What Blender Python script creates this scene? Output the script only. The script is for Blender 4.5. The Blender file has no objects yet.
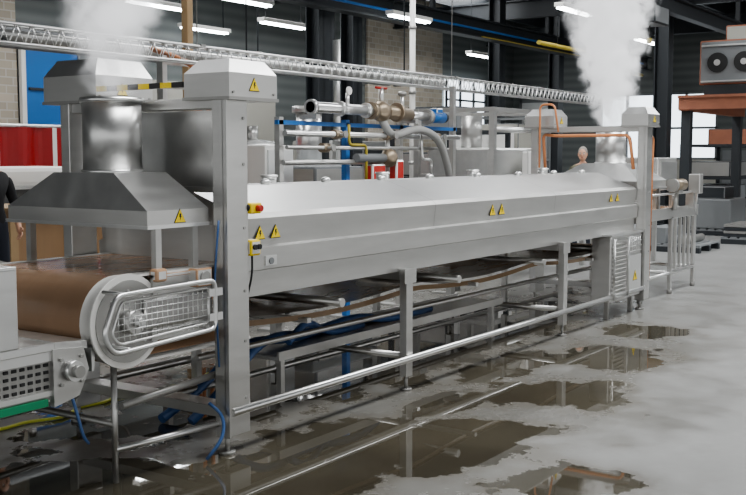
import bpy, bmesh, math, random
from mathutils import Vector, Matrix
random.seed(7)
S=bpy.context.scene
# ------------------------------------------------------------------ materials
def mat(name,col,rough=.5,metal=0.0,noise=None,bump=0,emit=None,es=1,spec=.5,trans=0):
    m=bpy.data.materials.new(name); m.use_nodes=True
    nt=m.node_tree; b=nt.nodes['Principled BSDF']
    b.inputs['Base Color'].default_value=(*col,1); b.inputs['Roughness'].default_value=rough
    b.inputs['Metallic'].default_value=metal
    b.inputs['Specular IOR Level'].default_value=spec
    if trans: b.inputs['Transmission Weight'].default_value=trans
    if emit:
        b.inputs['Emission Color'].default_value=(*emit,1); b.inputs['Emission Strength'].default_value=es
    if noise:
        sc,amt,stretch=noise
        tc=nt.nodes.new('ShaderNodeTexCoord'); mp=nt.nodes.new('ShaderNodeMapping'); mp.inputs['Scale'].default_value=stretch
        n=nt.nodes.new('ShaderNodeTexNoise'); n.inputs['Scale'].default_value=sc; n.inputs['Detail'].default_value=5
        nt.links.new(tc.outputs['Object'],mp.inputs['Vector']); nt.links.new(mp.outputs['Vector'],n.inputs['Vector'])
        mx=nt.nodes.new('ShaderNodeMix'); mx.data_type='RGBA'
        mx.inputs[6].default_value=(*[c*(1-amt) for c in col],1); mx.inputs[7].default_value=(*[min(1,c*(1+amt)) for c in col],1)
        nt.links.new(n.outputs['Fac'],mx.inputs[0]); nt.links.new(mx.outputs[2],b.inputs['Base Color'])
        mr=nt.nodes.new('ShaderNodeMapRange'); mr.inputs[3].default_value=max(.02,rough-.12); mr.inputs[4].default_value=min(1,rough+.12)
        nt.links.new(n.outputs['Fac'],mr.inputs[0]); nt.links.new(mr.outputs[0],b.inputs['Roughness'])
        if bump:
            bp=nt.nodes.new('ShaderNodeBump'); bp.inputs['Strength'].default_value=bump; bp.inputs['Distance'].default_value=.02
            nt.links.new(n.outputs['Fac'],bp.inputs['Height']); nt.links.new(bp.outputs['Normal'],b.inputs['Normal'])
    return m
steel=mat('stainless_steel',(.58,.575,.56),.36,.84,noise=(3,.12,(1,1,6)),bump=.05)
steelr=mat('stainless_roof',(.61,.61,.60),.34,.86,noise=(2.2,.14,(1,5,5)),bump=.06)
steeld=mat('stainless_dark',(.40,.395,.38),.42,.7,noise=(4,.1,(1,1,1)))
steelb=mat('stainless_bright',(.74,.74,.73),.28,.88)
dark=mat('dark_painted_steel',(.035,.04,.045),.5,.1)
midg=mat('grey_paint',(.21,.22,.225),.5)
black=mat('black_rubber',(.02,.02,.02),.5)
white=mat('white_plastic',(.78,.77,.74),.4)
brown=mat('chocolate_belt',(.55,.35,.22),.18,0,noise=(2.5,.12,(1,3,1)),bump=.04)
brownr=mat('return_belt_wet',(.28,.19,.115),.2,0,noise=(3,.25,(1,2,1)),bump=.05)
yellow=mat('yellow_paint',(.88,.66,.03),.4)
yellowd=mat('yellow_paint_worn',(.45,.36,.06),.5)
red=mat('red_plastic',(.50,.03,.02),.4)
redc=mat('red_curtain_vinyl',(.36,.02,.02),.35)
orange=mat('orange_pipe_paint',(.66,.28,.13),.4)
copper=mat('bronze_brass',(.34,.28,.21),.4,.7)
blue=mat('blue_paint',(.03,.15,.42),.4)
blueh=mat('blue_hose',(.06,.13,.30),.35)
green=mat('green_belt',(.02,.26,.12),.45)
wood=mat('plywood',(.35,.22,.12),.6,0,noise=(5,.25,(1,1,.15)))
woodl=mat('pine_wood',(.42,.29,.16),.6,0,noise=(6,.2,(1,1,.2)))
hosey=mat('yellow_hose',(.65,.68,.10),.4)
greyh=mat('grey_flex_hose',(.36,.36,.35),.5)
tubeE=mat('fluorescent_tube',(1,1,1),.4,emit=(.93,.97,1),es=20)
paneE=mat('daylight_window_pane',(.8,.9,1),.3,emit=(.86,.94,1),es=2.4)
doorw=mat('white_door_paint',(.72,.73,.72),.4)
creamw=mat('cream_panel',(.44,.43,.385),.6)
skin=mat('skin',(.62,.36,.25),.5); shirtb=mat('black_shirt',(.02,.02,.022),.8); khaki=mat('khaki_shirt',(.20,.19,.13),.8)
pants=mat('dark_trousers',(.03,.035,.05),.8); shoe=mat('shoe_leather',(.02,.015,.01),.5); hairm=mat('hair_brown',(.06,.035,.02),.7)
hairg=mat('hair_grey',(.3,.27,.24),.7); eyem=mat('eye_white',(.8,.8,.8),.3); lip=mat('lips',(.45,.16,.13),.5)
rust=mat('rusty_beam',(.34,.14,.085),.6,.1,noise=(4,.3,(1,1,1)))
# ------------------------------------------------------------------ builder
class B:
    def __init__(s): s.bm=bmesh.new(); s.m=[]
    def mi(s,m):
        if m not in s.m: s.m.append(m)
        return s.m.index(m)
    def poly(s,vs,faces,m,smooth=False):
        V=[s.bm.verts.new(v) for v in vs]; k=s.mi(m); out=[]
        for f in faces:
            try:
                F=s.bm.faces.new([V[i] for i in f]); F.material_index=k; F.smooth=smooth; out.append(F)
            except ValueError: pass
        return V,out
    def box(s,x0,x1,y0,y1,z0,z1,m,bev=0,rot=None):
        vs=[(x,y,z) for x in(x0,x1) for y in(y0,y1) for z in(z0,z1)]
        if rot:
            c=Vector(((x0+x1)/2,(y0+y1)/2,(z0+z1)/2)); R=Matrix.Rotation(rot[1],3,rot[0])
            vs=[c+R@(Vector(v)-c) for v in vs]
        V,F=s.poly(vs,[(0,1,3,2),(4,6,7,5),(0,4,5,1),(2,3,7,6),(0,2,6,4),(1,5,7,3)],m)
        if bev:
            E=list({e for f in F for e in f.edges})
            bmesh.ops.bevel(s.bm,geom=E,offset=bev,segments=2,affect='EDGES',profile=.5)
    def prism(s,prof,ax,t0,t1,m,smooth=False):
        n=len(prof)
        def mk(a,b,t): return {'x':(t,a,b),'y':(a,t,b),'z':(a,b,t)}[ax]
        vs=[mk(a,b,t0) for a,b in prof]+[mk(a,b,t1) for a,b in prof]
        fs=[tuple(range(n)),tuple(range(2*n-1,n-1,-1))]+[(i,(i+1)%n,n+(i+1)%n,n+i) for i in range(n)]
        s.poly(vs,fs,m,smooth)
    def frust(s,a,b,m):
        vs=[(a[0],a[2],a[4]),(a[1],a[2],a[4]),(a[1],a[3],a[4]),(a[0],a[3],a[4]),(b[0],b[2],b[4]),(b[1],b[2],b[4]),(b[1],b[3],b[4]),(b[0],b[3],b[4])]
        s.poly(vs,[(3,2,1,0),(4,5,6,7),(0,1,5,4),(1,2,6,5),(2,3,7,6),(3,0,4,7)],m)
    def tube(s,pts,r,m,seg=10,closed=False,cap=True,r2=None):
        P=[Vector(p) for p in pts]; n=len(P); k=s.mi(m); rings=[]
        up=None
        for i in range(n):
            if closed: t=(P[(i+1)%n]-P[i-1])
            else: t=P[min(i+1,n-1)]-P[max(i-1,0)]
            t.normalize()
            if up is None:
                up=Vector((0,0,1)) if abs(t.z)<.9 else Vector((1,0,0))
            u=(up-t*up.dot(t)); 
            if u.length<1e-5: u=t.orthogonal()
            u.normalize(); w=t.cross(u); up=u
            rr=r[i] if isinstance(r,(list,tuple)) else (r if r2 is None else r+(r2-r)*i/(n-1))
            rings.append([s.bm.verts.new(P[i]+rr*(math.cos(a)*u+math.sin(a)*w)) for a in [2*math.pi*j/seg for j in range(seg)]])
        for i in range(n if closed else n-1):
            A=rings[i];C=rings[(i+1)%n]
            for j in range(seg):
                f=s.bm.faces.new((A[j],A[(j+1)%seg],C[(j+1)%seg],C[j])); f.material_index=k; f.smooth=True
        if cap and not closed:
            for R in (rings[0],rings[-1]):
                vs=R[::-1] if R is rings[0] else R
                f=s.bm.faces.new(vs); f.material_index=k
    def cyl(s,p0,p1,r,m,r2=None,seg=20): s.tube([p0,p1],r,m,seg,r2=r2)
    def sph(s,c,r,m,seg=16):
        if not isinstance(r,(tuple,list)): r=(r,r,r)
        M=Matrix.Translation(c)@Matrix.Diagonal((r[0],r[1],r[2],1))
        res=bmesh.ops.create_uvsphere(s.bm,u_segments=seg,v_segments=max(6,seg//2),radius=1,matrix=M)
        k=s.mi(m)
        for f in {f for v in res['verts'] for f in v.link_faces}: f.material_index=k; f.smooth=True
    def sign(s,c,w,face='-y'):
        x,y,z=c
        def T(k,d,m):
            s.prism([(x-k*.55,z-k*.45),(x+k*.55,z-k*.45),(x,z+k*.5)],'y',y-d,y+.002,m)
        T(w*1.12,.003,black); T(w,.005,yellow)
        s.prism([(x-w*.07,z+w*.2),(x+w*.09,z+w*.2),(x+w*.03,z),(x+w*.1,z),(x-w*.06,z-w*.3),(x-w*.01,z-w*.06),(x-w*.1,z-w*.06)],'y',y-.007,y,black)
    def done(s,name,parent=None,fix=True):
        if fix: bmesh.ops.recalc_face_normals(s.bm,faces=s.bm.faces)
        me=bpy.data.meshes.new(name); s.bm.to_mesh(me); s.bm.free()
        for m in s.m: me.materials.append(m)
        o=bpy.data.objects.new(name,me); S.collection.objects.link(o)
        if parent: o.parent=parent
        return o
def rnd(pts,rad,closed=False,n=5):
    P=[Vector(p) for p in pts]; out=[]; N=len(P)
    for i in range(N):
        if not closed and i in(0,N-1): out.append(P[i]); continue
        a=P[i-1];b=P[i];c=P[(i+1)%N]
        ra=min(rad,(a-b).length*.48); rc=min(rad,(c-b).length*.48)
        A=b+(a-b).normalized()*ra; C=b+(c-b).normalized()*rc
        for k in range(n+1):
            t=k/n; out.append((1-t)**2*A+2*t*(1-t)*b+t*t*C)
    return out
def empty(name):
    e=bpy.data.objects.new(name,None); S.collection.objects.link(e); return e

# ------------------------------------------------------------------ floor
def floor_mat():
    m=bpy.data.materials.new('wet_concrete_floor'); m.use_nodes=True; nt=m.node_tree; N=nt.nodes; L=nt.links
    b=N['Principled BSDF']; tc=N.new('ShaderNodeTexCoord')
    def noise(sc,det=6,rough=.5,off=0):
        n=N.new('ShaderNodeTexNoise'); n.inputs['Scale'].default_value=sc; n.inputs['Detail'].default_value=det; n.inputs['Roughness'].default_value=rough
        mp=N.new('ShaderNodeMapping'); mp.inputs['Location'].default_value=(off,off*.7,0); L.new(tc.outputs['Object'],mp.inputs[0])
        L.new(mp.outputs[0],n.inputs['Vector']); return n.outputs['Fac']
    def math_(op,a,c):
        n=N.new('ShaderNodeMath'); n.operation=op
        for i,v in enumerate((a,c)):
            if isinstance(v,(int,float)): n.inputs[i].default_value=v
            else: L.new(v,n.inputs[i])
        return n.outputs[0]
    def ramp(v,a,c):
        n=N.new('ShaderNodeMapRange'); n.interpolation_type='SMOOTHSTEP'
        n.inputs[1].default_value=a; n.inputs[2].default_value=c; L.new(v,n.inputs[0]); return n.outputs[0]
    def blob(ell):
        acc=None
        for (x,y,rx,ry,rot) in ell:
            mp=N.new('ShaderNodeMapping'); mp.vector_type='TEXTURE'
            mp.inputs['Location'].default_value=(x,y,0); mp.inputs['Rotation'].default_value=(0,0,rot); mp.inputs['Scale'].default_value=(rx,ry,1)
            L.new(tc.outputs['Object'],mp.inputs['Vector'])
            ln=N.new('ShaderNodeVectorMath'); ln.operation='LENGTH'; L.new(mp.outputs[0],ln.inputs[0])
            d=math_('SUBTRACT',1.0,ln.outputs['Value'])
            acc=d if acc is None else math_('MAXIMUM',acc,d)
        return math_('MAXIMUM',acc,-1.2)
    q=-.95
    p=blob([(4.95,3.12,.86,.60,q),(5.4,2.85,.45,.32,q),(6.55,2.9,.55,.45,q),(8.0,3.12,.55,.48,q),(3.3,4.1,.75,.55,q),(4.75,2.1,.38,.28,q),
         (4.0,3.3,.55,.55,q),(7.2,4.8,3.7,.9,0),(7.2,3.65,.8,.28,0),(9.4,3.3,.5,.4,q),(5.9,3.45,.5,.22,0)])
    w=blob([(5.6,3.2,2.8,1.25,-.1),(8.0,5.4,5.6,2.8,0),(4.2,3.2,1.7,1.4,q),(8.3,3.15,1.4,.9,0)])
    nz=math_('SUBTRACT',noise(2.3,6,.58),.5)
    f=math_('ADD',p,math_('MULTIPLY',nz,2.0))
    wet=ramp(f,.04,.12); 
    damp=ramp(math_('ADD',w,math_('MULTIPLY',nz,1.4)),-.2,.5)
    edge=math_('MULTIPLY',ramp(f,-.32,.04),math_('SUBTRACT',1.0,wet))
    n1=noise(.9,8,.6); n2=noise(7,8,.6); n3=noise(2.6,9,.7,5.3)
    def mix(fac,a,c):
        n=N.new('ShaderNodeMix'); n.data_type='RGBA'; L.new(fac,n.inputs[0])
        for i,v in ((6,a),(7,c)):
            if isinstance(v,tuple): n.inputs[i].default_value=(*v,1)
            else: L.new(v,n.inputs[i])
        return n.outputs[2]
    dry=mix(ramp(n1,.3,.7),(.235,.235,.228),(.315,.315,.308)); dry=mix(ramp(n2,.2,.8),dry,(.265,.264,.256))
    dry=mix(math_('MULTIPLY',ramp(n3,.52,.75),.3),dry,(.37,.37,.365))
    c1=mix(damp,dry,(.175,.17,.155)); c1=mix(math_('MULTIPLY',edge,.6),c1,(.14,.128,.106))
    pc=mix(ramp(n1,.35,.65),(.058,.051,.037),(.09,.08,.058))
    col=mix(wet,c1,pc); L.new(col,b.inputs['Base Color'])
    r=math_('ADD',.36,math_('MULTIPLY',n3,.18)); r=math_('SUBTRACT',r,math_('MULTIPLY',damp,.18)); r=math_('MULTIPLY',r,math_('SUBTRACT',1.0,math_('MULTIPLY',wet,.94)))
    L.new(r,b.inputs['Roughness'])
    bp=N.new('ShaderNodeBump'); bp.inputs['Distance'].default_value=.01
    L.new(math_('SUBTRACT',.22,math_('MULTIPLY',wet,.214)),bp.inputs['Strength']); L.new(n2,bp.inputs['Height']); L.new(bp.outputs[0],b.inputs['Normal'])
    return m
b=B(); b.box(-12,34.2,-14,17.2,-.1,0,floor_mat()); b.done('floor')
# ------------------------------------------------------------------ room
def corr(name,c1,c2,scale,axis):
    m=mat(name,c1,.5); nt=m.node_tree; bs=nt.nodes['Principled BSDF']
    tc=nt.nodes.new('ShaderNodeTexCoord'); w=nt.nodes.new('ShaderNodeTexWave'); w.bands_direction=axis; w.inputs['Scale'].default_value=scale
    nt.links.new(tc.outputs['Object'],w.inputs['Vector'])
    mx=nt.nodes.new('ShaderNodeMix'); mx.data_type='RGBA'; mx.inputs[6].default_value=(*c1,1); mx.inputs[7].default_value=(*c2,1)
    nt.links.new(w.outputs['Fac'],mx.inputs[0]); nt.links.new(mx.outputs[2],bs.inputs['Base Color'])
    bp=nt.nodes.new('ShaderNodeBump'); bp.inputs['Strength'].default_value=.4; nt.links.new(w.outputs['Fac'],bp.inputs['Height']); nt.links.new(bp.outputs[0],bs.inputs['Normal'])
    return m
def brickm():
    m=mat('brick_wall',(.4,.38,.34),.8); nt=m.node_tree; bs=nt.nodes['Principled BSDF']
    tc=nt.nodes.new('ShaderNodeTexCoord'); mp=nt.nodes.new('ShaderNodeMapping'); mp.inputs['Rotation'].default_value=(math.radians(90),0,0)
    br=nt.nodes.new('ShaderNodeTexBrick'); br.inputs['Scale'].default_value=1.6
    br.inputs['Color1'].default_value=(.48,.43,.35,1); br.inputs['Color2'].default_value=(.36,.32,.26,1); br.inputs['Mortar'].default_value=(.48,.46,.42,1)
    nt.links.new(tc.outputs['Object'],mp.inputs['Vector']); nt.links.new(mp.outputs[0],br.inputs['Vector']); nt.links.new(br.outputs['Color'],bs.inputs['Base Color']); return m
wallc=corr('corrugated_wall',(.13,.145,.145),(.18,.195,.19),1.2,'Z'); brick=brickm(); ceilm=corr('ceiling_sheet',(.05,.055,.06),(.08,.085,.09),2,'X')
b=B(); b.box(-12,34.2,17,17.3,0,6.5,wallc)
b.box(8,12.75,16.9,17,0,6.5,brick); b.box(24.6,28.8,16.9,17,0,6.5,brick); b.box(14.2,20.5,16.92,17,0,3.3,creamw); b.box(28.8,33.8,16.9,17,0,2.6,creamw)
b.done('wall_back')
b=B()
b.box(34,34.3,-14,9.7,0,6.5,wallc); b.box(34,34.3,13.7,17,0,6.5,wallc); b.box(34,34.3,9.7,13.7,0,1.5,creamw); b.box(34,34.3,9.7,13.7,3.7,6.5,wallc)
b.box(33.95,34,-14,9.5,0,1.8,midg)
b.done('wall_right')
b=B(); b.box(34.12,34.16,9.7,13.7,1.5,3.7,paneE)
for y in [9.7,10.7,11.7,12.7,13.63]: b.box(34.0,34.12,y,y+.07,1.5,3.7,midg)
for z in [1.5,2.5,3.63]: b.box(34.0,34.12,9.7,13.7,z,z+.07,midg)
b.done('window_1')
b=B(); b.box(33.93,33.99,15.2,16.6,0,3.5,doorw)
for z in (.9,1.8,2.7): b.box(33.9,33.94,15.25,16.55,z,z+.03,midg)
b.box(33.9,33.99,15.1,15.2,0,3.6,midg); b.box(33.9,33.99,16.6,16.7,0,3.6,midg); b.box(33.9,33.99,15.1,16.7,3.5,3.6,midg); b.done('door_1')
b=B(); b.box(12.88,14.15,16.83,16.9,0,3.8,blue); b.box(12.78,12.88,16.8,16.89,0,3.9,white); b.box(14.15,14.2,16.8,16.89,0,3.9,midg); b.box(12.78,14.2,16.8,16.89,3.8,3.9,midg)
for z in (1.0,1.95,2.9): b.box(12.95,14.08,16.8,16.84,z,z+.05,dark)
b.cyl((13.9,16.78,1.2),(13.9,16.84,1.2),.04,steel); b.done('door_2')
b=B(); b.box(28.9,31.6,16.86,16.89,2.7,4.1,paneE)
for x in (28.9,29.8,30.7,31.53): b.box(x,x+.07,16.8,16.86,2.7,4.1,dark)
b.box(28.9,31.6,16.8,16.86,3.4,3.46,dark); b.done('window_2')
b=B(); b.box(-12,34.2,-14,17.2,6.5,6.6,ceilm); b.done('ceiling')
b=B()
for x in (8,14,20,26,32):
    b.box(x-.1,x+.1,-14,17,5.35,5.39,dark); b.box(x-.1,x+.1,-14,17,5.81,5.85,dark); b.box(x-.015,x+.015,-14,17,5.39,5.81,dark)
for y in range(-12,17,3): b.box(-12,34,y-.05,y+.05,5.85,6.5,dark)
b.done('ceiling_beams')
for x,y in ((17.1,13),(18.3,13),(25,13),(28.8,13),(24.2,8.2),(21.8,16.3),(30,6.9)):
    b=B(); w=.17
    b.box(x-w,x+w,y-w,y-w+.03,0.02,6.5,dark); b.box(x-w,x+w,y+w-.03,y+w,0.02,6.5,dark); b.box(x-.012,x+.012,y-w,y+w,0.02,6.5,dark); b.box(x-.25,x+.25,y-.25,y+.25,0,.03,dark)
    b.done('steel_column')
b=B(); b.box(6,33.8,11.85,12.15,4.82,4.86,dark); b.box(6,33.8,11.85,12.15,4.42,4.46,dark); b.box(6,33.8,11.985,12.015,4.46,4.82,dark)
b.box(9,33,11.83,11.86,4.57,4.62,blue); b.box(22,30,11.8,11.86,4.43,4.45,yellowd)
for x in (8,14,20,26,32): b.box(x-.05,x+.05,11.95,12.05,4.86,5.34,dark)
b.done('crane_girder')
b=B(); b.box(10,29,6.9,7.1,4.5,4.75,dark); b.box(10,29,6.8,7.2,4.75,4.79,dark)
for x in (14,20,26): b.box(x-.05,x+.05,6.95,7.05,4.79,5.34,dark)
b.box(19.4,20.2,6.75,7.25,4.15,4.5,midg,.03); b.cyl((19.8,7,4.15),(19.8,7,3.9),.012,black); b.cyl((19.8,7,3.9),(19.8,7,3.8),.05,yellowd)
b.done('overhead_crane_rail')
b=B()
b.tube(rnd([(21,9.9,4.1),(25,9.9,4.1),(25,9.9,3.8),(27.5,9.9,3.8)],.3),.05,yellowd,8)
for x in (22,24.5): b.cyl((x,9.9,4.1),(x,9.9,6.5),.012,dark,seg=6)
b.cyl((27,9.9,3.8),(27,9.9,6.5),.012,dark,seg=6); b.done('yellow_gas_pipe')
for x,y in ((13.9,14.3),(14.4,12.6),(17.5,14.2),(17.2,16.2),(18.1,11.4),(19,8.2),(9.5,12.3),(25,8.9),(26,14),(28,6)):
    b=B(); b.box(x-.75,x+.75,y-.1,y+.1,4.42,4.5,white,.01); b.cyl((x-.7,y-.05,4.4),(x+.7,y-.05,4.4),.022,tubeE,seg=8); b.cyl((x-.7,y+.05,4.4),(x+.7,y+.05,4.4),.022,tubeE,seg=8)
    for dx in(-.6,.6): b.cyl((x+dx,y,4.5),(x+dx,y,6.5),.01,dark,seg=6)
    b.done('fluorescent_lamp')

# ------------------------------------------------------------------ STEAM TUNNEL
T=empty('steam_tunnel')
b=B(); C=4.45
fr=[(4.30,1.46),(3.90,1.318),(3.868,1.29),(3.885,1.13),(3.85,1.12),(3.855,.995),(3.885,.985),(3.89,.84)]
prof=fr+[(2*C-a,z) for a,z in fr[::-1]]
X0,X1=4.38,10.66
def seg(x0,x1,p,m0=steel):
    N=len(p); vs=[(x0,a,z) for a,z in p]+[(x1,a,z) for a,z in p]
    for i in range(N):
        mm=steelr if i in(0,N-1,N-2) else m0
        b.poly([vs[i],vs[(i+1)%N],vs[N+(i+1)%N],vs[N+i]],[(0,1,2,3)],mm)
    b.poly(vs[:N],[tuple(range(N))],steel); b.poly(vs[N:],[tuple(range(N))],steel)
seg(X0,X1,prof)
ins=[(C+(a-C)*1.004,z+.004) for a,z in fr[:4]]
for x in (6.5,8.6):
    for k in range(3):
        a,c=ins[k],ins[k+1]
        b.poly([(x,a[0],a[1]),(x+.006,a[0],a[1]),(x+.006,c[0],c[1]),(x,c[0],c[1])],[(0,1,2,3)],steeld)
for x in (5.15,5.8,6.5,7.2,8.0,8.8,9.6,10.3):
    b.cyl((x,4.34,1.44),(x,4.34,1.475),.03,steelb); b.sph((x,4.34,1.475),(.035,.035,.025),steelb)
for x in (5.5,6.9,8.4,9.9):
    b.cyl((x,4.6,1.45),(x,4.6,1.50),.05,steelb); b.cyl((x,4.6,1.50),(x,4.6,1.515),.06,steelb)
b.sign((4.54,3.872,1.205),.075); b.sign((4.68,3.872,1.205),.075)
b.sign((7.4,3.872,1.21),.085); b.sign((7.56,3.872,1.21),.085); b.sign((9.95,3.872,1.22),.075)
b.sign((10.12,3.872,1.22),.075)
b.box(4.56,4.66,3.845,3.856,1.015,1.07,steelb); b.cyl((4.61,3.84,1.04),(4.61,3.845,1.04),.02,midg)
b.done('tunnel_body',T,fix=False)
b=B()
def column(x0,x1,y0,y1,top):
    b.box(x0,x1,y0,y1,.1,top,steel,.006)
    b.cyl(((x0+x1)/2-.05,(y0+y1)/2,.0),((x0+x1)/2-.05,(y0+y1)/2,.12),.014,steeld,seg=10); b.cyl(((x0+x1)/2-.05,(y0+y1)/2,0),((x0+x1)/2-.05,(y0+y1)/2,.018),.045,steeld)
for x0,x1 in ((4.155,4.35),(10.68,10.9)):
    column(x0,x1,3.79,3.875,1.96); column(x0,x1,5.03,5.11,1.96)
    b.box(x0+.02,x1-.05,3.87,5.03,1.9,1.96,steel,.004)
    b.box(x0+.03,x1-.03,3.87,5.03,.2,.26,steel,.004)
    b.box(x0-.0,x0+.012,3.77,3.8,.1,1.96,steel)
    for z in (.3,.62,.9,1.25,1.6,1.85): b.cyl(((x0+x1)/2+.06,3.785,z),((x0+x1)/2+.06,3.79,z),.009,steeld,seg=8)
b.box(4.34,4.385,3.87,3.89,.84,1.5,steel)
for x in (6.08,8.75):
    for y in (3.85,5.03):
        b.box(x-.04,x+.04,y-.03,y+.03,.1,.86,steel,.004)
        b.box(x-.075,x+.075,y-.036,y-.028,.76,.86,steel)
        b.cyl((x,y,0),(x,y,.11),.013,steeld,seg=10); b.cyl((x,y,0),(x,y,.016),.04,steeld)
    b.box(x-.03,x+.03,3.89,5.01,.78,.84,steel); b.cyl((x,3.87,.24),(x,5.03,.24),.024,steel)
b.cyl((4.2,3.795,.235),(10.75,3.795,.235),.025,steelb); b.cyl((4.3,5.05,.235),(10.7,5.05,.235),.027,steelb)
b.cyl((4.35,4.95,.55),(10.7,4.95,.55),.022,steelb); b.cyl((4.35,4.2,.47),(10.7,4.2,.47),.018,steel); b.cyl((4.35,4.6,.16),(10.7,4.6,.16),.022,steel)
for x in (5.1,7.3,9.7):
    b.box(x-.025,x+.025,4.9,4.95,.02,.8,steel); b.box(x-.02,x+.02,3.95,4.95,.6,.63,steel)
b.cyl((3.55,5.0,.42),(4.3,5.0,.42),.02,steel); b.cyl((3.5,3.9,.40),(4.2,3.9,.44),.02,steeld)
b.cyl((3.5,4.98,.0),(3.5,4.98,.62),.02,steeld); b.cyl((3.5,3.95,.0),(3.5,3.95,.62),.016,steel)
b.cyl((3.5,3.95,.3),(3.5,4.98,.3),.018,steeld)
b.cyl((3.5,3.95,.17),(4.2,3.86,.17),.018,steelb); b.cyl((3.5,4.98,.17),(4.2,5.05,.17),.018,steel)
b.done('support_frame',T)
def headbox(name,x0,x1,y0,y1,z0=1.955,zm=2.08,z1=2.155):
    b=B()
    b.frust((x0,x1,y0,y1,z0),(x0,x1,y0,y1,zm),steel)
    b.frust((x0,x1,y0,y1,zm),(x0+.06,x1-.05,y0+.05,y1-.06,z1),steelr)
    b.box(x0-.008,x1+.008,y0-.008,y1+.008,z0-.01,z0+.007,steeld)
    b.sign((x0+.2,y0,z0+.075),.07)
    for dx in (.03,x1-x0-.03): b.cyl((x0+dx,y0-.006,z0+.03),(x0+dx,y0,z0+.03),.008,steeld,seg=8)
    b.done(name,T)
headbox('drive_cover_1',4.15,4.545,3.74,4.07,1.955,2.09,2.165); headbox('drive_cover_2',4.15,4.60,4.78,5.25,1.965,2.12,2.22); headbox('drive_cover_3',10.6,10.96,3.74,4.03); headbox('drive_cover_4',10.6,10.96,4.80,5.15)
def hood(x0,x1,y0,y1,cx,cy,r):
    b=B()
    b.frust((x0,x1,y0,y1,1.285),(x0,x1,y0,y1,1.365),steel)
    b.frust((x0,x1,y0,y1,1.365),(cx-r-.05,min(cx+r+.02,x1),cy-r-.08,cy+r+.08,1.555),steelr)
    b.box(x0-.01,x1+.008,y0-.012,y1+.012,1.272,1.29,steelb)
    b.tube([(cx,cy,1.54),(cx,cy,1.96)],r,steelr,32)
    b.tube([(cx,cy,1.552),(cx,cy,1.57)],r+.01,steelb,32); b.tube([(cx,cy,1.935),(cx,cy,1.965)],r+.012,steelb,32)
    b.tube([(cx,cy,1.966),(cx,cy,1.968)],r-.01,black,28)
    return b
b=hood(3.70,4.148,3.90,5.02,3.98,4.46,.162)
b.sign((3.93,3.9,1.33),.07)
for x in (3.79,4.06): b.box(x-.02,x+.02,3.915,3.95,1.0,1.28,steel)
b.box(3.8,3.84,4.96,5.0,1.0,1.28,steel)
b.done('infeed_steam_hood',T)
b=hood(10.92,11.85,3.95,5.0,11.42,4.46,.17)
for x in (11.05,11.7): b.box(x-.02,x+.02,3.97,4.0,.95,1.28,steel); b.box(x-.02,x+.02,4.95,4.98,.95,1.28,steel)
b.done('outfeed_steam_hood',T)
b=B(); b.box(4.33,4.35,3.95,4.93,1.46,1.9,steelr); b.box(4.3,4.33,3.95,4.93,1.44,1.47,steel); b.box(4.31,4.33,3.93,3.96,1.44,1.9,steel); b.done('end_shield_plate',T)
b=B()
for i in range(8): b.box(4.15,4.17,4.08+i*.087,4.167+i*.087,2.02,2.05,yellow if i%2 else black)
b.box(4.17,4.19,4.07,4.79,2.02,2.05,steeld); b.done('hazard_stripe_bar',T)
# belt + drum
b=B(); cx,cz,r=3.56,.82,.215
def beltloop(R,Ya,Yb,m):
    pts=[(4.5,cz+R)]+[(cx+R*math.cos(a),cz+R*math.sin(a)) for a in [math.pi/2+math.pi*k/20 for k in range(21)]]+[(4.5,cz-R)]
    pin=[(4.5,cz+R-.01)]+[(cx+(R-.01)*math.cos(a),cz+(R-.01)*math.sin(a)) for a in [math.pi/2+math.pi*k/20 for k in range(21)]]+[(4.5,cz-R+.01)]
    N=len(pts)
    for i in range(N-1):
        A,Bp,c,d=pts[i],pts[i+1],pin[i+1],pin[i]
        b.poly([(A[0],Ya,A[1]),(Bp[0],Ya,Bp[1]),(Bp[0],Yb,Bp[1]),(A[0],Yb,A[1])],[(0,1,2,3)],m,True)
        b.poly([(d[0],Ya,d[1]),(c[0],Ya,c[1]),(c[0],Yb,c[1]),(d[0],Yb,d[1])],[(0,1,2,3)],m,True)
        b.poly([(A[0],Ya,A[1]),(Bp[0],Ya,Bp[1]),(c[0],Ya,c[1]),(d[0],Ya,d[1])],[(0,1,2,3)],m)
beltloop(.222,4.0,4.93,brown)
for ya,yb in ((3.915,4.0),(4.93,4.985)): beltloop(.226,ya,yb,white)
bmesh.ops.remove_doubles(b.bm,verts=b.bm.verts,dist=1e-5)
b.cyl((cx,3.95,cz),(cx,4.95,cz),.205,steeld,seg=32)
b.cyl((cx,3.905,cz),(cx,3.918,cz),.238,white,seg=40); b.cyl((cx,3.90,cz),(cx,3.906,cz),.208,steeld,seg=40); b.cyl((cx,3.84,cz),(cx,3.9,cz),.06,steel); b.cyl((cx,3.8,cz),(cx,3.84,cz),.025,steelb)
for k in range(8):
    a=k*math.pi/4; b.cyl((cx+.15*math.cos(a),3.893,cz+.15*math.sin(a)),(cx+.15*math.cos(a),3.9,cz+.15*math.sin(a)),.01,steelb,seg=8)
b.cyl((cx,4.98,cz),(cx,5.0,cz),.245,steelb,seg=36)
b.prism([(3.7,.70),(4.15,.70),(4.15,.94),(3.75,.94)],'y',3.885,3.9,steel)
b.box(3.6,4.45,4.99,5.01,.7,1.0,steel); b.box(3.72,4.15,3.89,3.91,.93,1.02,steel)
b.box(3.72,4.15,3.88,3.93,1.02,1.04,steelb,.004)
b.prism([(3.345,.715),(3.37,.74),(3.37,.70),(3.36,.60),(3.345,.60)],'y',3.93,4.95,steelb)
b.box(3.98,4.1,3.83,3.9,.95,1.05,steelb,.01); b.cyl((4.04,3.82,1.0),(4.04,3.83,1.0),.035,steeld)
b.box(3.72,3.8,3.86,3.92,1.0,1.07,steelb,.015)
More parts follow.
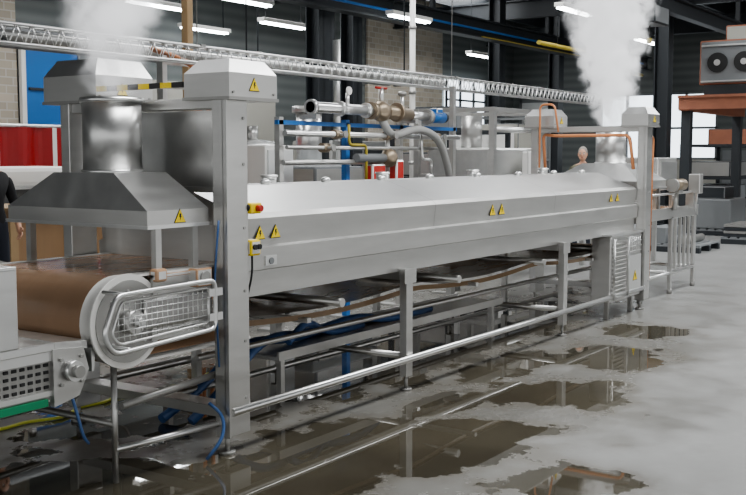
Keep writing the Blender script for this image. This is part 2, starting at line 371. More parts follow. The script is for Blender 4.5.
b.done('infeed_belt_and_drum',T,fix=False)
b=B(); N=40
vs=[];fs=[]
for i in range(N+1):
    x=4.4+6.2*i/N; z=.70-.05*abs(math.sin(math.pi*i/N*3))
    for y in (4.03,4.25,4.45,4.65,4.87): vs.append((x,y,z-.012*math.cos((y-4.45)*6)))
for i in range(N):
    for j in range(4): a=i*5+j; fs.append((a,a+1,a+6,a+5))
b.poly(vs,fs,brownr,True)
vs=[];fs=[]
for i in range(N+1):
    x=4.4+6.2*i/N; z=.70-.05*abs(math.sin(math.pi*i/N*3))
    vs+= [(x,4.03,z-.012),(x,4.02,z-.045)]
for i in range(N): a=i*2; fs.append((a,a+1,a+3,a+2))
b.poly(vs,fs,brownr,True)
for i in range(4):
    x=5.43+i*1.55
    b.cyl((x,3.93,.69),(x,4.96,.69),.03,steel)
b.done('return_belt',T,fix=False)
b=B(); Y=3.74
outer=[(3.255,Y,.80),(3.34,Y,.985),(4.02,Y,.995),(4.02,Y,.735),(3.32,Y,.705)]
b.tube(rnd(outer,.05,True,6),.013,steelb,10,closed=True)
inner=[(3.315,Y+.01,.80),(3.38,Y+.01,.95),(3.98,Y+.01,.957),(3.98,Y+.01,.772),(3.365,Y+.01,.745)]
b.tube(rnd(inner,.03,True,6),.007,steelb,6,closed=True)
for i in range(18):
    x=3.36+i*.036
    top=.95 if x>3.39 else .91
    b.cyl((x,Y+.01,.75 if x>3.36 else .77),(x,Y+.01,top),.0026,steelb,seg=5)
for i in range(6):
    z=.782+i*.03; xs=3.325+abs(z-.80)*.4
    b.cyl((xs,Y+.006,z),(3.975,Y+.006,z),.0026,steelb,seg=5)
for p in ((3.40,.985),(4.01,.985),(4.01,.74),(3.42,.715)): b.cyl((p[0],Y,p[1]),(p[0],3.9,p[1]),.010,steelb,seg=8)
for z in(.80,.93): b.box(3.97,4.07,Y-.008,Y+.012,z-.02,z+.02,steelb)
b.box(3.64,4.12,3.86,3.885,.77,.92,steeld,.01)
b.done('mesh_guard',T)
b=B()
b.box(4.353,4.45,3.775,3.84,1.325,1.385,yellow,.008); b.cyl((4.41,3.775,1.355),(4.41,3.745,1.355),.018,red); b.cyl((4.34,3.8,1.36),(4.37,3.8,1.36),.02,black)
b.box(4.353,4.44,3.775,3.845,1.09,1.18,white,.012); b.cyl((4.38,3.775,1.14),(4.38,3.76,1.14),.015,black); b.cyl((4.415,3.775,1.14),(4.415,3.76,1.14),.015,black)
b.tube(rnd([(4.40,3.81,1.09),(4.40,3.81,.98),(4.37,3.84,.8),(4.365,3.84,.3)],.05),.006,black,6)
b.tube(rnd([(4.12,3.8,1.3),(4.115,3.83,1.0),(4.12,3.83,.9),(4.13,3.82,.5)],.1),.006,blueh,6)
b.tube(rnd([(4.10,3.87,.30),(4.13,3.80,.24),(4.11,3.77,.16),(4.06,3.76,.10),(4.0,3.80,.02)],.08),.010,blueh,8)
b.done('switches_and_cables',T)
b=B(); x0,x1,y0,y1,z0,z1=9.78,10.64,3.75,4.0,.18,.84
b.box(x0,x1,y0+.05,y1,z0,z1,steel,.008); b.box(x0-.02,x1+.02,y0+.03,y1,z1,z1+.02,steelb)
for i in range(13):
    z=z0+.06+i*.042; b.box(x0+.05,x0+.40,y0+.03,y0+.05,z,z+.022,steeld,0,('X',.5))
b.tube([(x0+.03,y0+.02,z0+.03),(x0+.43,y0+.02,z0+.03),(x0+.43,y0+.02,z1-.03),(x0+.03,y0+.02,z1-.03)],.010,steelb,8,closed=True)
b.box(x0+.46,x1-.02,y0+.035,y0+.052,z0+.03,z1-.22,steelb,.004)
for i in range(6): b.cyl((x0+.48+i*.06,y0+.03,z1-.19),(x0+.48+i*.06,y0+.03,z1-.03),.005,steelb,seg=6)
for i in range(4): b.cyl((x0+.46,y0+.03,z1-.18+i*.05),(x1-.04,y0+.03,z1-.18+i*.05),.005,steelb,seg=6)
b.sign((x0+.66,y0+.035,.40),.1)
for x in (x0+.1,x1-.1): b.box(x-.02,x+.02,3.85,3.89,0,z0,steeld)
b.done('blower_cabinet',T)
b=B()
b.tube(rnd([(10.72,4.95,1.5),(10.72,4.98,1.88),(10.64,4.80,1.86),(10.64,3.95,1.86),(10.64,3.9,1.5)],.06),.018,orange,8)
b.tube(rnd([(10.5,4.92,1.4),(10.5,4.92,2.2),(10.5,4.75,2.2),(10.5,4.7,1.9)],.06),.012,orange,8)
b.tube(rnd([(10.95,3.82,.3),(10.95,3.80,1.85),(10.95,3.95,1.9)],.05),.014,orange,8)
b.done('pipework',T)
b=B()
for y in (3.96,4.94):
    b.box(10.95,13.15,y,y+.04,.90,1.03,steel,.004)
    for x in (11.15,12.15,13.05):
        b.box(x-.03,x+.03,y,y+.04,.05,.92,steel); b.cyl((x,y+.02,0),(x,y+.02,.06),.03,steeld)
    b.cyl((11.15,y+.02,.25),(13.05,y+.02,.25),.02,steelb)
    b.tube(rnd([(11.2,y,.95),(11.2,y-.03,1.2),(13.0,y-.03,1.2),(13.0,y,.95)],.08),.015,steelb,8)
for x in (12.15,13.05): b.cyl((x,3.98,.25),(x,4.95,.25),.02,steelb)
b.box(10.95,13.1,4.02,4.92,.97,1.0,brown); b.cyl((13.08,4.02,.95),(13.08,4.92,.95),.055,steeld)
for i in range(5): b.box(12.2+i*.17,12.24+i*.17,3.93,3.96,.3,.9,steel)
b.box(12.3,13.0,4.2,4.9,1.22,1.62,steel,.015); b.box(12.35,12.95,4.18,4.2,1.27,1.57,steelr); 
for x in(12.35,12.95): 
    for y in (4.25,4.85): b.box(x-.02,x+.02,y-.02,y+.02,1.0,1.22,steel)
b.cyl((11.95,3.9,1.30),(12.3,3.9,1.30),.07,copper); b.cyl((11.9,3.9,1.3),(11.95,3.9,1.3),.08,steeld); b.cyl((12.3,3.9,1.3),(12.38,3.9,1.3),.045,black); b.box(12.05,12.2,3.86,3.94,1.2,1.24,steel)
b.cyl((12.12,3.93,1.0),(12.12,3.93,1.24),.03,steel)
b.box(12.72,12.86,3.82,3.96,1.18,1.42,steeld,.01); b.box(12.75,12.83,3.9,4.0,1.0,1.2,steel)
b.done('outfeed_conveyor',T)
b=B()
b.box(5.2,8.4,4.3,4.75,.30,.33,steel,.005); 
for x in (5.3,8.3):
    for y in (4.35,4.7): b.box(x-.02,x+.02,y-.02,y+.02,0,.3,steel)
b.box(5.2,8.4,4.28,4.3,.3,.36,steel); b.box(5.2,8.4,4.75,4.77,.3,.36,steel)
b.done('drip_tray',T)
b=B()
b.tube(rnd([(4.5,4.4,.03),(4.75,4.35,.2),(5.15,4.38,.46),(5.7,4.42,.40),(6.2,4.36,.47),(6.7,4.42,.365),(7.4,4.45,.365)],.25),.03,blueh,10)
b.tube(rnd([(4.45,4.6,.03),(4.8,4.6,.15),(5.15,4.55,.42),(5.6,4.52,.36),(6.3,4.6,.36),(7.0,4.55,.36)],.25),.03,blueh,10)
b.tube(rnd([(5.35,4.32,.40),(5.6,4.36,.52),(5.9,4.4,.37),(6.4,4.45,.36)],.2),.025,blueh,10)
b.done('blue_drain_hoses',T)
# ------------------------------------------------------------------ infeed roller conveyor
b=B()
b.box(2.2,3.13,3.93,3.95,.735,.775,steelb,.004); b.prism([(3.13,.735),(3.13,.775),(3.32,.76),(3.32,.72)],'y',3.93,4.9,steelb); b.box(2.2,3.13,3.95,4.95,.755,.77,steel)
b.box(2.2,3.12,3.95,3.965,.50,.735,steeld); 
for i in range(20):
    for k in range(4):
        b.box(2.24+i*.044,2.264+i*.044,3.944,3.951,.56+k*.035,.575+k*.035,black)
b.box(2.2,3.08,3.925,3.95,.48,.515,green); b.box(2.2,3.08,3.95,4.95,.48,.495,green)
b.box(2.2,3.14,3.935,3.95,.69,.735,steelb); b.box(2.2,3.14,3.935,3.95,.525,.55,steelb)
b.prism([(3.11,.47),(3.11,.745),(3.29,.73),(3.32,.62),(3.26,.5)],'y',3.92,3.95,steel)
b.box(2.2,3.3,4.93,4.95,.48,.77,steel)
b.cyl((3.21,3.88,.63),(3.21,3.92,.63),.05,steelb); b.cyl((3.21,3.85,.63),(3.21,3.88,.63),.03,steeld); b.cyl((3.21,3.9,.63),(3.21,4.95,.63),.05,steeld)
for p in ((3.15,.57),(3.27,.57),(3.15,.69),(3.27,.69)): b.cyl((p[0],3.905,p[1]),(p[0],3.92,p[1]),.009,steeld,seg=8)
b.box(2.3,2.93,3.93,3.95,.775,1.14,steelr,.004); b.box(2.3,2.93,4.9,4.92,.775,1.14,steelr); b.box(2.3,2.93,3.93,4.92,1.13,1.15,steelb,.004)
b.tube(rnd([(3.22,3.93,.5),(3.23,3.9,.4),(3.25,3.89,.3),(3.29,3.9,.26)],.06),.008,blueh,8)
for x in (2.3,2.65):
    for y in (3.97,4.9): b.box(x-.03,x+.03,y-.03,y+.03,0.02,.5,steel); b.cyl((x,y,0),(x,y,.03),.04,steeld)
b.done('infeed_conveyor')
b=B(); pts=[]
for i in range(60):
    x=2.2+i*.06; pts.append((x,5.28+.05*math.sin(i*.34)+.03*math.sin(i*.9),.012))
b.tube(pts,.011,hosey,8); b.done('yellow_hose')
# ------------------------------------------------------------------ lattice truss cable tray
b=B(); z0,z1=2.46,2.6
for yy in (6.44,6.56): b.cyl((2.5,yy,z1),(16,yy,z1),.012,steelb,seg=6); b.cyl((2.5,yy,z0),(16,yy,z0),.012,steelb,seg=6)
n=100
for i in range(n):
    xa=2.5+13.5*i/n; xb=2.5+13.5*(i+1)/n; xm=(xa+xb)/2
    b.cyl((xa,6.44,z0),(xm,6.44,z1),.006,steelb,seg=4); b.cyl((xm,6.44,z1),(xb,6.44,z0),.006,steelb,seg=4)
    b.cyl((xa,6.44,z1),(xa,6.56,z1),.006,steelb,seg=4); b.cyl((xa,6.56,z0),(xm,6.56,z1),.006,steelb,seg=4)
for x in (3,6.8,11.3,15.8): b.cyl((x,6.5,z1),(x,6.5,6.5),.006,steeld,seg=6); b.box(x-.03,x+.03,6.42,6.58,z1,z1+.02,steeld)
b.done('lattice_cable_tray')
b=B()
for yy,z in ((8.2,2.75),(8.35,2.75)): b.cyl((5,yy,z),(14,yy,z),.05,steel,seg=12)
for x in (6,9.5,13): b.box(x-.03,x+.03,8.1,8.45,2.66,2.7,dark); b.cyl((x,8.28,2.8),(x,8.28,6.5),.01,dark,seg=6)
b.done('overhead_pipes')
b=B(); b.cyl((8,14.5,3.6),(22,14.5,3.6),.22,midg,seg=16)
for x in (9,13,17,21): b.cyl((x,14.5,3.8),(x,14.5,6.5),.015,dark,seg=6); b.cyl((x-.02,14.5,3.6),(x+.02,14.5,3.6),.24,steeld)
b.done('ventilation_duct')
# ------------------------------------------------------------------ pipe manifold
b=B(); y=6; D=.28
b.cyl((7.5+D,y,2.1),(8.5+D,y,2.1),.052,steelb); 
for x in (7.5,7.95,8.4): b.cyl((x+D,y,2.1),(x+.04+D,y,2.1),.075,steelb)
b.sph((8.7+D,y,2.1),(.12,.10,.11),copper); b.cyl((8.5+D,y,2.1),(8.56+D,y,2.1),.09,copper); b.cyl((8.8+D,y,2.1),(9.25+D,y,2.08),.07,copper); b.cyl((8.98+D,y,2.1),(9.03+D,y,2.1),.10,copper)
b.cyl((9.25+D,y,2.08),(9.6+D,y,2.07),.045,steelb); b.cyl((9.6+D,y,2.07),(9.66+D,y,2.07),.08,steeld)
b.cyl((9.66+D,y,2.07),(9.95+D,y,2.07),.062,blue); b.box(9.75+D,9.88+D,y-.05,y+.05,2.11,2.17,blue,.01); b.cyl((9.95+D,y,2.07),(10.0+D,y,2.07),.055,black)
b.cyl((8.7+D,y,2.18),(8.7+D,y,2.34),.025,steelb); b.cyl((8.6+D,y,2.34),(8.8+D,y,2.34),.012,red)
b.cyl((8.1+D,y,2.1),(8.1+D,y,2.26),.02,steelb); b.cyl((8.1+D,y-.01,2.28),(8.1+D,y-.03,2.28),.04,white)
b.cyl((9.1+D,y,2.1),(9.1+D,y,2.3),.02,steelb); b.sph((9.1+D,y,2.3),(.05,.05,.03),steeld)
b.cyl((7.4,y,1.85),(10.6,y,1.85),.028,steelb)
b.cyl((7.4,y-.02,1.72),(10.2,y-.02,1.72),.02,steel); b.cyl((7.4,y+.02,1.58),(9.4,y+.02,1.58),.025,steel)
b.box(7.4,10.7,y+.08,y+.12,1.93,1.97,blue); b.box(7.4,10.7,y+.08,y+.14,1.3,1.35,steel)
for x in (7.45,8.5,9.5,10.65): b.box(x-.03,x+.03,y+.08,y+.14,0,2.45 if x>10 else 2.0,blue if x in(8.5,) else steel)
for x in (7.45,8.5,9.5,10.65): b.box(x-.06,x+.06,y+.05,y+.35,0,.02,steel)
for x in (7.8,9.55): b.box(x-.03,x+.03,y-.08,y+.12,1.99,2.03,steel)
b.tube(rnd([(8.98,y,2.03),(9.1,y-.05,1.82),(9.5,y-.1,1.95),(9.95,y-.12,1.85),(10.2,y-.1,1.5),(10.35,y-.05,1.2),(10.5,y,.5),(10.6,y,.06)],.3),.042,greyh,12)
for x,z in ((8.2,1.85),(9.1,1.85),(10.1,1.85),(8.0,1.72)): b.cyl((x-.05,y,z),(x+.05,y,z),.045,copper); b.cyl((x,y,z),(x,y-.10,z),.012,steel); b.cyl((x,y-.10,z),(x,y-.115,z),.035,steeld)
b.cyl((8.5,y-.02,1.62),(9.0,y-.02,1.62),.045,midg); b.sph((9.1,y-.02,1.62),(.10,.09,.10),copper); b.cyl((9.1,y,1.3),(9.1,y,1.85),.025,steel)
b.tube(rnd([(8.35,y-.04,1.95),(8.35,y-.04,1.75),(8.65,y-.04,1.75),(8.65,y-.04,1.3)],.06),.014,yellowd,8)
b.tube(rnd([(9.7,y-.04,1.95),(9.7,y-.06,1.6),(9.9,y-.06,1.6),(9.9,y-.04,1.3)],.06),.014,steelb,8)
b.box(8.75,9.0,y-.05,y+.07,1.36,1.56,red,.02); b.box(9.2,9.35,y-.05,y+.07,1.36,1.6,red,.02); b.done('pipe_manifold')
b=B(); b.box(7.95,8.4,6.7,7.1,.05,1.75,white,.01); b.box(7.98,8.37,6.68,6.7,.1,1.7,doorw); b.box(8.32,8.35,6.66,6.68,.9,1.1,black)
for x in(8.0,8.35): b.box(x-.03,x+.03,6.75,7.05,0,.05,dark)
b.done('electrical_cabinet')
b=B()
for i,x in enumerate((7.30,7.42,7.60,7.85)):
    b.tube(rnd([(x,7.0+.12*i,0),(x,7.0+.12*i,2.5),(x+.0,7.6+.1*i,2.7)],.1),.022,orange,8)
for z in (.9,1.7,2.3): b.box(7.2,8.0,7.4,7.44,z,z+.04,steel)
b.box(7.14,7.20,7.28,7.36,0,2.6,steel); b.box(7.96,8.02,7.45,7.53,0,2.6,steel); b.box(7.15,8.0,7.3,7.36,2.52,2.58,steel)
for z in(.9,1.7,2.3): b.box(7.95,8.0,7.3,7.5,z,z+.04,steel); b.box(7.28,7.32,7.0,7.42,z,z+.02,steel); b.box(7.40,7.44,7.12,7.42,z,z+.02,steel)
b.done('orange_pipe_rack')
b=B(); b.box(9.2,9.3,8.95,9.05,0,6.5,woodl,.01); b.box(9.1,9.4,8.85,9.15,0,.03,dark); b.done('wooden_post')
b=B(); b.cyl((13.9,8.7,0),(13.9,8.7,4.4),.045,white); b.cyl((13.9,8.7,0),(13.9,8.7,.02),.12,dark); b.cyl((13.9,8.7,4.4),(13.9,8.7,4.44),.07,steel)
for z in (1.5,2.6,3.6): b.cyl((13.9,8.7,z),(13.9,8.7,z+.05),.06,steeld)
b.done('vent_standpipe')
def frame(x0,x1,y0,y1,h,m=steel,shelf=(.3,.6)):
    b=B()
    for x in (x0,x1):
        for y in (y0,y1): b.box(x-.04,x+.04,y-.04,y+.04,0,h,m)
    for z in [h]+[h*s for s in shelf]:
        for y in(y0,y1): b.box(x0,x1,y-.03,y+.03,z-.06,z,m)
        for x in(x0,x1): b.box(x-.03,x+.03,y0,y1,z-.06,z,m)
    return b
b=frame(12.6,14.2,6.6,7.8,2.3); b.box(12.7,14.1,6.7,7.7,1.2,1.75,steelr,.03); b.cyl((13.1,7.2,1.75),(13.1,7.2,2.2),.15,steel); b.box(13.5,14,6.5,6.6,1.3,1.7,white,.01)
b.cyl((12.6,6.6,2.0),(14.2,6.6,2.0),.04,steelb); b.cyl((12.6,6.6,1.0),(14.2,6.6,1.0),.04,steelb); b.done('process_tank_frame')
b=frame(15.6,17.8,9.0,10.2,2.1,dark); b.box(15.7,17.7,9.1,10.1,1.27,1.7,steeld,.03); b.box(15.8,16.6,9.0,10,2.1,2.5,midg,.02); b.box(16.8,17.6,9.1,10,.64,1.1,woodl,.01); b.done('storage_rack')
b=frame(21,24,11.0,12.4,2.6,midg); b.box(21.1,22.3,11.1,12.3,1.57,2.2,white,.02); b.box(22.5,23.8,11.1,12.3,1.57,2.4,creamw,.02); b.box(21.1,23.8,11.1,12.3,.79,1.3,midg,.02); b.done('storage_rack')
b=B(); b.box(12.2,13.4,9.5,10.3,.15,1.5,midg,.03); b.box(12.4,13.2,9.48,9.5,.6,1.3,steeld); b.cyl((12.8,9.9,1.5),(12.8,9.9,2.3),.2,steelb); b.cyl((12.8,9.9,2.3),(12.8,9.9,2.4),.26,steel)
for x in(12.3,13.3): b.box(x-.05,x+.05,9.6,10.2,0,.15,dark)
b.done('pump_unit')
b=B(); b.box(20,22.5,14.8,16,.1,2.0,steel,.05); b.box(20.2,21.0,14.77,14.8,.4,1.8,doorw); b.box(21.4,22.3,14.77,14.8,1.0,1.8,dark); b.box(20.1,22.4,14.9,15.9,0,.1,dark); b.cyl((21.2,15.4,2),(21.2,15.4,4.5),.18,steelr); b.done('oven_cabinet')
b=B(); b.cyl((9.6,8.3,.35),(9.6,8.3,1.7),.45,steelr,seg=32); b.sph((9.6,8.3,1.7),(.45,.45,.14),steelr,24); b.cyl((9.6,8.3,1.8),(9.6,8.3,2.0),.08,steel)
for a in range(3): b.cyl((9.6+.38*math.cos(a*2.1),8.3+.38*math.sin(a*2.1),0),(9.6+.38*math.cos(a*2.1),8.3+.38*math.sin(a*2.1),.5),.03,steel,seg=8)
b.done('stainless_vessel')
b=B(); b.box(10.4,11.9,8.0,8.6,.08,1.15,midg,.03); b.box(10.5,11.1,7.97,8.0,.3,1.0,steeld); b.box(10.6,11.7,8.1,8.5,1.15,1.5,steel,.03); b.box(10.5,11.8,8.1,8.5,0,.08,dark); b.done('equipment_skid')
# left background
b=B(); n=60
for i in range(n):
    x=8.2+4.0*i/n; x2=8.2+4.0*(i+1)/n
    f=lambda q:12.6+.05*math.sin(q*11)
    b.poly([(x,f(x),.5),(x2,f(x2),.5),(x2,f(x2),2.05),(x,f(x),2.05)],[(0,1,2,3)],redc if i%14>0 else white,True)
b.cyl((8.1,12.6,2.07),(12.3,12.6,2.07),.025,steelb)
for x in (8.15,9.5,10.9,12.25): b.cyl((x,12.6,0),(x,12.6,2.07),.025,steelb); b.box(x-.04,x+.04,12.3,12.9,0,.04,steelb)
b.done('welding_curtain',fix=False)
b=B(); b.box(7.4,9.3,11.0,12.0,1.25,1.5,white,.06); b.box(7.5,9.2,11.1,11.9,.1,1.25,midg,.02)
for x in(7.6,9.1): b.box(x-.05,x+.05,11.1,11.9,0,.1,dark)
b.box(7.35,9.35,10.95,12.05,1.22,1.26,steelb); b.done('white_tank')
b=B(); b.box(7.0,8.6,9.5,10.4,.1,1.05,wood)
for x in (7.0,7.75,8.5): b.box(x-.0,x+.1,9.47,9.5,.1,1.05,woodl)
b.box(7.0,8.6,9.47,9.5,.95,1.05,wood); b.box(6.98,8.62,9.46,10.42,1.05,1.08,woodl)
for x in (7.05,7.75,8.45): b.box(x,x+.1,9.5,10.4,0,.1,woodl)
b.done('plywood_crate')
# right side
b=B()
b.box(20,24,3.9,4.1,2.5,2.74,rust); b.box(20,24,6.25,6.45,2.5,2.74,rust); b.box(19.9,24.1,3.9,6.45,2.74,2.79,rust); b.box(19.95,20.1,3.9,6.45,2.52,2.74,rust)
for x in (20.2,23.8):
    for y in (4.0,6.35): b.box(x-.09,x+.09,y-.09,y+.09,0,2.5,dark)
b.box(20.4,22.4,4.3,6.2,3.0,3.85,midg,.03); b.box(20.4,22.4,4.35,6.1,2.79,3.0,dark)
for k in range(3): b.cyl((20.36,4.85+k*.5,3.42),(20.4,4.85+k*.5,3.42),.19,black); b.cyl((20.34,4.85+k*.5,3.42),(20.37,4.85+k*.5,3.42),.06,steel)
for k in range(2): b.box(20.34,20.4,4.35,6.15,3.05+k*.68,3.08+k*.68,steel)
b.box(20.7,22,4.5,5.8,3.85,4.15,creamw,.03); b.cyl((21.2,5.0,4.15),(21.2,5.0,6.5),.16,steel)
b.done('mezzanine_compressor_platform')
def pallet(x,y,load):
    b=B()
    for i in range(6): b.box(x,x+1.2,y+i*.17,y+i*.17+.12,.11,.135,midg)
    for i in range(3): b.box(x+i*.55,x+i*.55+.1,y,y+.97,.09,.11,midg); b.box(x+i*.55,x+i*.55+.1,y,y+.97,0,.09,dark)
    load(b,x,y); b.done('loaded_pallet')
pallet(19.6,4.5,lambda b,x,y:[b.box(x+.03,x+1.15,y+.03,y+.93,.135+k*.06,.185+k*.06,steeld if k%2 else dark) for k in range(4)])
pallet(21.5,5.8,lambda b,x,y:[b.box(x+.02,x+1.18,y+.02,y+.95,.135,.75,midg,.03),b.box(x+.2,x+.9,y+.2,y+.8,.75,1.0,dark,.02)])
pallet(17.4,5.2,lambda b,x,y:[b.cyl((x+.1,y+.3,.2),(x+1.1,y+.3,.2),.065,steeld),b.cyl((x+.1,y+.5,.2),(x+1.1,y+.5,.2),.065,midg),b.box(x+.1,x+1.1,y+.62,y+.95,.135,.4,midg)])
b=frame(24.5,27.5,6.6,7.8,1.9,dark); b.box(24.6,27.4,6.7,7.7,1.14,1.5,steeld,.02); b.box(24.6,26,6.7,7.7,.57,.95,midg,.02); b.box(26.2,27.3,6.7,7.7,1.9,2.3,rust,.02); b.done('storage_rack')
b=frame(26.0,29.0,4.4,5.6,2.0,dark); b.box(26.1,27.4,4.5,5.5,1.2,1.7,midg,.02); b.box(27.6,28.9,4.5,5.5,.6,1.05,steeld,.02); b.box(26.1,27.6,4.5,5.5,.6,1.0,rust,.02); b.done('storage_rack')
b=B(); b.box(14.6,15.9,5.4,6.2,.85,.95,steel,.01); b.box(14.7,15.3,5.5,6.0,.95,1.35,steeld,.02); b.cyl((15.6,5.7,.95),(15.6,5.7,1.3),.14,steelb)
for x in (14.65,15.85):
    for y in(5.45,6.15): b.box(x-.03,x+.03,y-.03,y+.03,0,.85,steel)
b.done('work_table')
b=B()
for i in range(8): b.cyl((25+i*.9,3.6,0),(25+i*.9,3.6,1.1),.025,midg,seg=8)
for z in (.55,1.1): b.cyl((25,3.6,z),(31.3,3.6,z),.025,midg,seg=8)
b.done('safety_railing')

# ------------------------------------------------------------------ steam
def plume(name,x,y,z0,h,r0,r1,dens,drift,em,th):
    b=B(); n=14
    pts=[(drift*(i/n)**1.5,0,h*i/n) for i in range(n+1)]; rr=[r0+(r1-r0)*(i/n)**.8 for i in range(n+1)]
    b.tube(pts,rr,white,20)
    m=bpy.data.materials.new('steam_glow_volume'); m.use_nodes=True; nt=m.node_tree; N=nt.nodes; L=nt.links
    N.remove(N['Principled BSDF']); v=N.new('ShaderNodeVolumePrincipled'); v.inputs['Color'].default_value=(1,1,1,1); v.inputs['Anisotropy'].default_value=.1
    L.new(v.outputs[0],N['Material Output'].inputs['Volume'])
    tc=N.new('ShaderNodeTexCoord'); sp=N.new('ShaderNodeSeparateXYZ'); L.new(tc.outputs['Object'],sp.inputs[0])
    def M(op,a,c=0):
        k=N.new('ShaderNodeMath'); k.operation=op
        for i,q in enumerate((a,c)):
            if isinstance(q,(int,float)): k.inputs[i].default_value=q
            else: L.new(q,k.inputs[i])
        return k.outputs[0]
    zz=M('MAXIMUM',M('DIVIDE',sp.outputs['Z'],h),.0001)
    dx=M('SUBTRACT',sp.outputs['X'],M('MULTIPLY',M('POWER',zz,1.5),drift))
    rad=M('SQRT',M('ADD',M('MULTIPLY',dx,dx),M('MULTIPLY',sp.outputs['Y'],sp.outputs['Y'])))
    R=M('ADD',M('MULTIPLY',M('POWER',zz,.8),r1-r0),r0)
    fall=M('SUBTRACT',1.0,M('DIVIDE',rad,R))
    nz=N.new('ShaderNodeTexNoise'); nz.inputs['Scale'].default_value=5; nz.inputs['Detail'].default_value=6; nz.inputs['Distortion'].default_value=.6; L.new(tc.outputs['Object'],nz.inputs['Vector'])
    q=M('ADD',M('SUBTRACT',fall,.1),M('MULTIPLY',M('SUBTRACT',nz.outputs['Fac'],th),4.2))
    q=M('MINIMUM',M('MAXIMUM',q,0),1); q=M('MULTIPLY',q,M('MINIMUM',M('MULTIPLY',M('MAXIMUM',fall,0),2.0),1)); q=M('MULTIPLY',q,M('SUBTRACT',1.15,M('MULTIPLY',zz,.5)))
    q=M('MULTIPLY',q,M('MINIMUM',M('ADD',.35,M('MULTIPLY',zz,3.0)),1))
    L.new(M('MULTIPLY',M('MAXIMUM',q,0),dens),v.inputs['Density'])
    o=b.done(name); o.data.materials.clear(); o.data.materials.append(m); o.location=(x,y,z0)
    v.inputs['Emission Color'].default_value=(.97,.98,1,1); L.new(M('MULTIPLY',M('MAXIMUM',q,0),dens*em),v.inputs['Emission Strength'])  # emission added to whiten the plume; lit look put into the material
plume('steam_cloud',3.98,4.46,1.98,1.6,.15,.62,13,.10,.55,.50)
plume('steam_cloud',11.42,4.46,1.98,2.2,.20,.78,22,-.3,.58,.51)

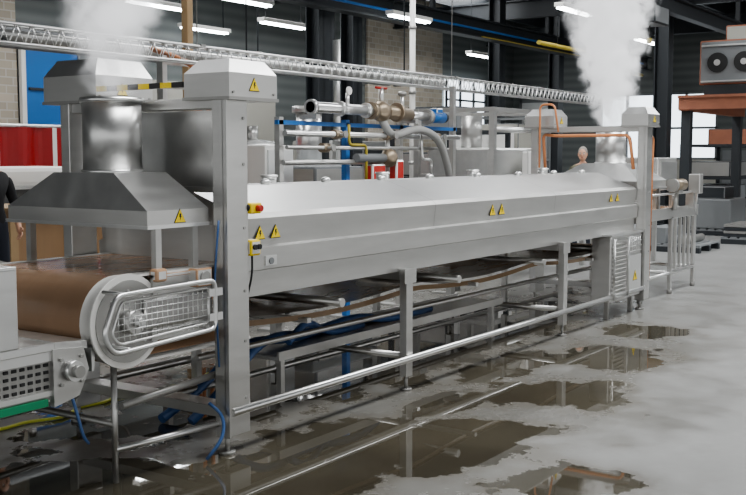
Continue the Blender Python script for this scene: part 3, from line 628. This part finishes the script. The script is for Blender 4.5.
# ------------------------------------------------------------------ people
def human(name,loc,yaw,shirt,hair,pose):
    J={'pel':(0,0,.96),'wai':(0,0,1.12),'che':(.01,0,1.28),'upc':(0,0,1.41),'nec':(0,0,1.50),'hb':(.015,0,1.57)}
    R={'pel':(.15,.12),'wai':(.14,.11),'che':(.16,.125),'upc':(.12,.10),'nec':(.058,.058),'hb':(.055,.055)}
    E=[('pel','wai'),('wai','che'),('che','upc'),('upc','nec'),('nec','hb')]
    for s,t in ((1,'l'),(-1,'r')):
        el,wr=pose[t]
        J.update({'sh'+t:(0,.17*s,1.42),'el'+t:el,'wr'+t:wr,'pm'+t:tuple(Vector(wr)+(Vector(wr)-Vector(el)).normalized()*.07),
                  'hi'+t:(0,.09*s,.88),'kn'+t:(.02,.11*s,.5),'an'+t:(-.01,.12*s,.09),'to'+t:(.15,.14*s,.045)})
        R.update({'sh'+t:(.07,.07),'el'+t:(.045,.045),'wr'+t:(.03,.03),'pm'+t:(.036,.02),'hi'+t:(.095,.095),'kn'+t:(.062,.062),'an'+t:(.045,.045),'to'+t:(.042,.036)})
        E+=[('upc','sh'+t),('sh'+t,'el'+t),('el'+t,'wr'+t),('wr'+t,'pm'+t),('pel','hi'+t),('hi'+t,'kn'+t),('kn'+t,'an'+t),('an'+t,'to'+t)]
    K=list(J); me=bpy.data.meshes.new('tmp'); me.from_pydata([J[k] for k in K],[(K.index(a),K.index(c)) for a,c in E],[])
    o=bpy.data.objects.new('tmp',me); S.collection.objects.link(o)
    o.modifiers.new('s','SKIN')
    sv=me.skin_vertices[0].data
    for i,k in enumerate(K): sv[i].radius=R[k]; sv[i].use_root=(i==0)
    ss=o.modifiers.new('b','SUBSURF'); ss.levels=2; ss.render_levels=2
    dg=bpy.context.evaluated_depsgraph_get(); em=bpy.data.meshes.new_from_object(o.evaluated_get(dg))
    b=B()
    for m in (shirt,pants,skin,shoe): b.mi(m)
    b.bm.from_mesh(em); bpy.data.objects.remove(o)
    for f in b.bm.faces:
        c=f.calc_center_median(); f.smooth=True
        k=0
        if c.z>1.485: k=2
        elif c.z<.1: k=3
        elif abs(c.y)<.24 and c.z<.98 and abs(c.x)<.2 and not any((c-Vector(pose[t][1])).length<.09 for t in 'lr'): k=1
        for t in 'lr':
            e,w=Vector(pose[t][0]),Vector(pose[t][1]); d=(w-e); u=(c-e).dot(d)/d.length_squared
            if u>.0 and ((c-e)-d*min(u,1.5)).length<.08: k=2
        f.material_index=k
    hc=Vector((.03,0,1.665))
    b.sph(hc,(.095,.075,.118),skin,24); b.sph(hc+Vector((.03,0,-.06)),(.06,.055,.06),skin,16)
    b.sph(hc+Vector((-.018,0,.03)),(.097,.082,.105),hair,20)
    b.sph(hc+Vector((.098,0,-.015)),(.02,.013,.022),skin,10); b.sph(hc+Vector((.09,0,-.058)),(.01,.024,.007),lip,10)
    for s in(1,-1):
        b.sph(hc+Vector((.083,.03*s,.008)),(.012,.015,.009),eyem,10); b.sph(hc+Vector((.092,.03*s,.008)),(.005,.006,.006),black,8)
        b.sph(hc+Vector((.086,.031*s,.028)),(.01,.02,.005),hair,8); b.sph(hc+Vector((0,.078*s,-.005)),(.016,.008,.03),skin,10)
    for s,t in ((1,'l'),(-1,'r')):
        e,w=Vector(pose[t][0]),Vector(pose[t][1]); d=(w-e).normalized(); side=Vector((1,0,0))-d*d.x; side.normalize(); nrm=d.cross(side)*s
        p=w+d*.075
        for i,ln in enumerate((.072,.08,.075,.06)):
            q=p+side*(.027-.018*i); b.tube([q,q+d*ln*.5+nrm*.004,q+d*ln*.8+nrm*.018,q+d*ln*.95+nrm*.032],[.0095,.009,.008,.006],skin,8)
        q=w+d*.025+side*.028; b.tube([q,q+d*.025+side*.025,q+d*.055+side*.03+nrm*.012],[.012,.011,.008],skin,8)
    o=b.done(name,fix=False); o.location=loc; o.rotation_euler=(0,0,yaw); return o
human('worker_in_black_shirt',(6.40,8.95,0),math.radians(-95),shirtb,hairm,{'l':((.02,.25,1.14),(.16,.20,.93)),'r':((.0,-.26,1.14),(.14,-.24,.92))})
human('worker_in_khaki_shirt',(16.9,7.1,0),math.radians(195),khaki,hairg,{'l':((.0,.25,1.14),(.1,.25,.9)),'r':((.05,-.26,1.15),(.25,-.14,1.1))})

# ------------------------------------------------------------------ lights/world
w=bpy.data.worlds.new('World'); S.world=w; w.use_nodes=True
w.node_tree.nodes['Background'].inputs[0].default_value=(.95,.965,.97,1); w.node_tree.nodes['Background'].inputs[1].default_value=1.25
def area(name,loc,sx,sy,p,rot=(0,0,0),col=(1,1,1)):
    l=bpy.data.lights.new(name,'AREA'); l.shape='RECTANGLE'; l.size=sx; l.size_y=sy; l.energy=p; l.color=col
    o=bpy.data.objects.new(name,l); o.location=loc; o.rotation_euler=rot; S.collection.objects.link(o)
area('ceiling_fill_1',(8,2,6.4),10,1.5,750,col=(.98,.99,1))  # all four are added fill lights under a closed ceiling, no roof opening
area('ceiling_fill_2',(15,8.5,6.4),16,1.5,900,col=(.98,.99,1))
area('ceiling_fill_3',(22,1,6.4),14,2,1200,col=(.95,.98,1))
area('ceiling_fill_4',(18,14.5,6.4),20,1.2,1000,col=(.98,.99,1))
S.view_settings.look='AgX - Medium High Contrast'
# ------------------------------------------------------------------ camera
cam=bpy.data.cameras.new('camera'); co=bpy.data.objects.new('camera',cam); S.collection.objects.link(co)
cam.lens=50; cam.sensor_width=36; co.location=(0,0,1.65); co.rotation_euler=(math.radians(84.9),0,math.radians(-55.8)); cam.clip_end=200
S.camera=co
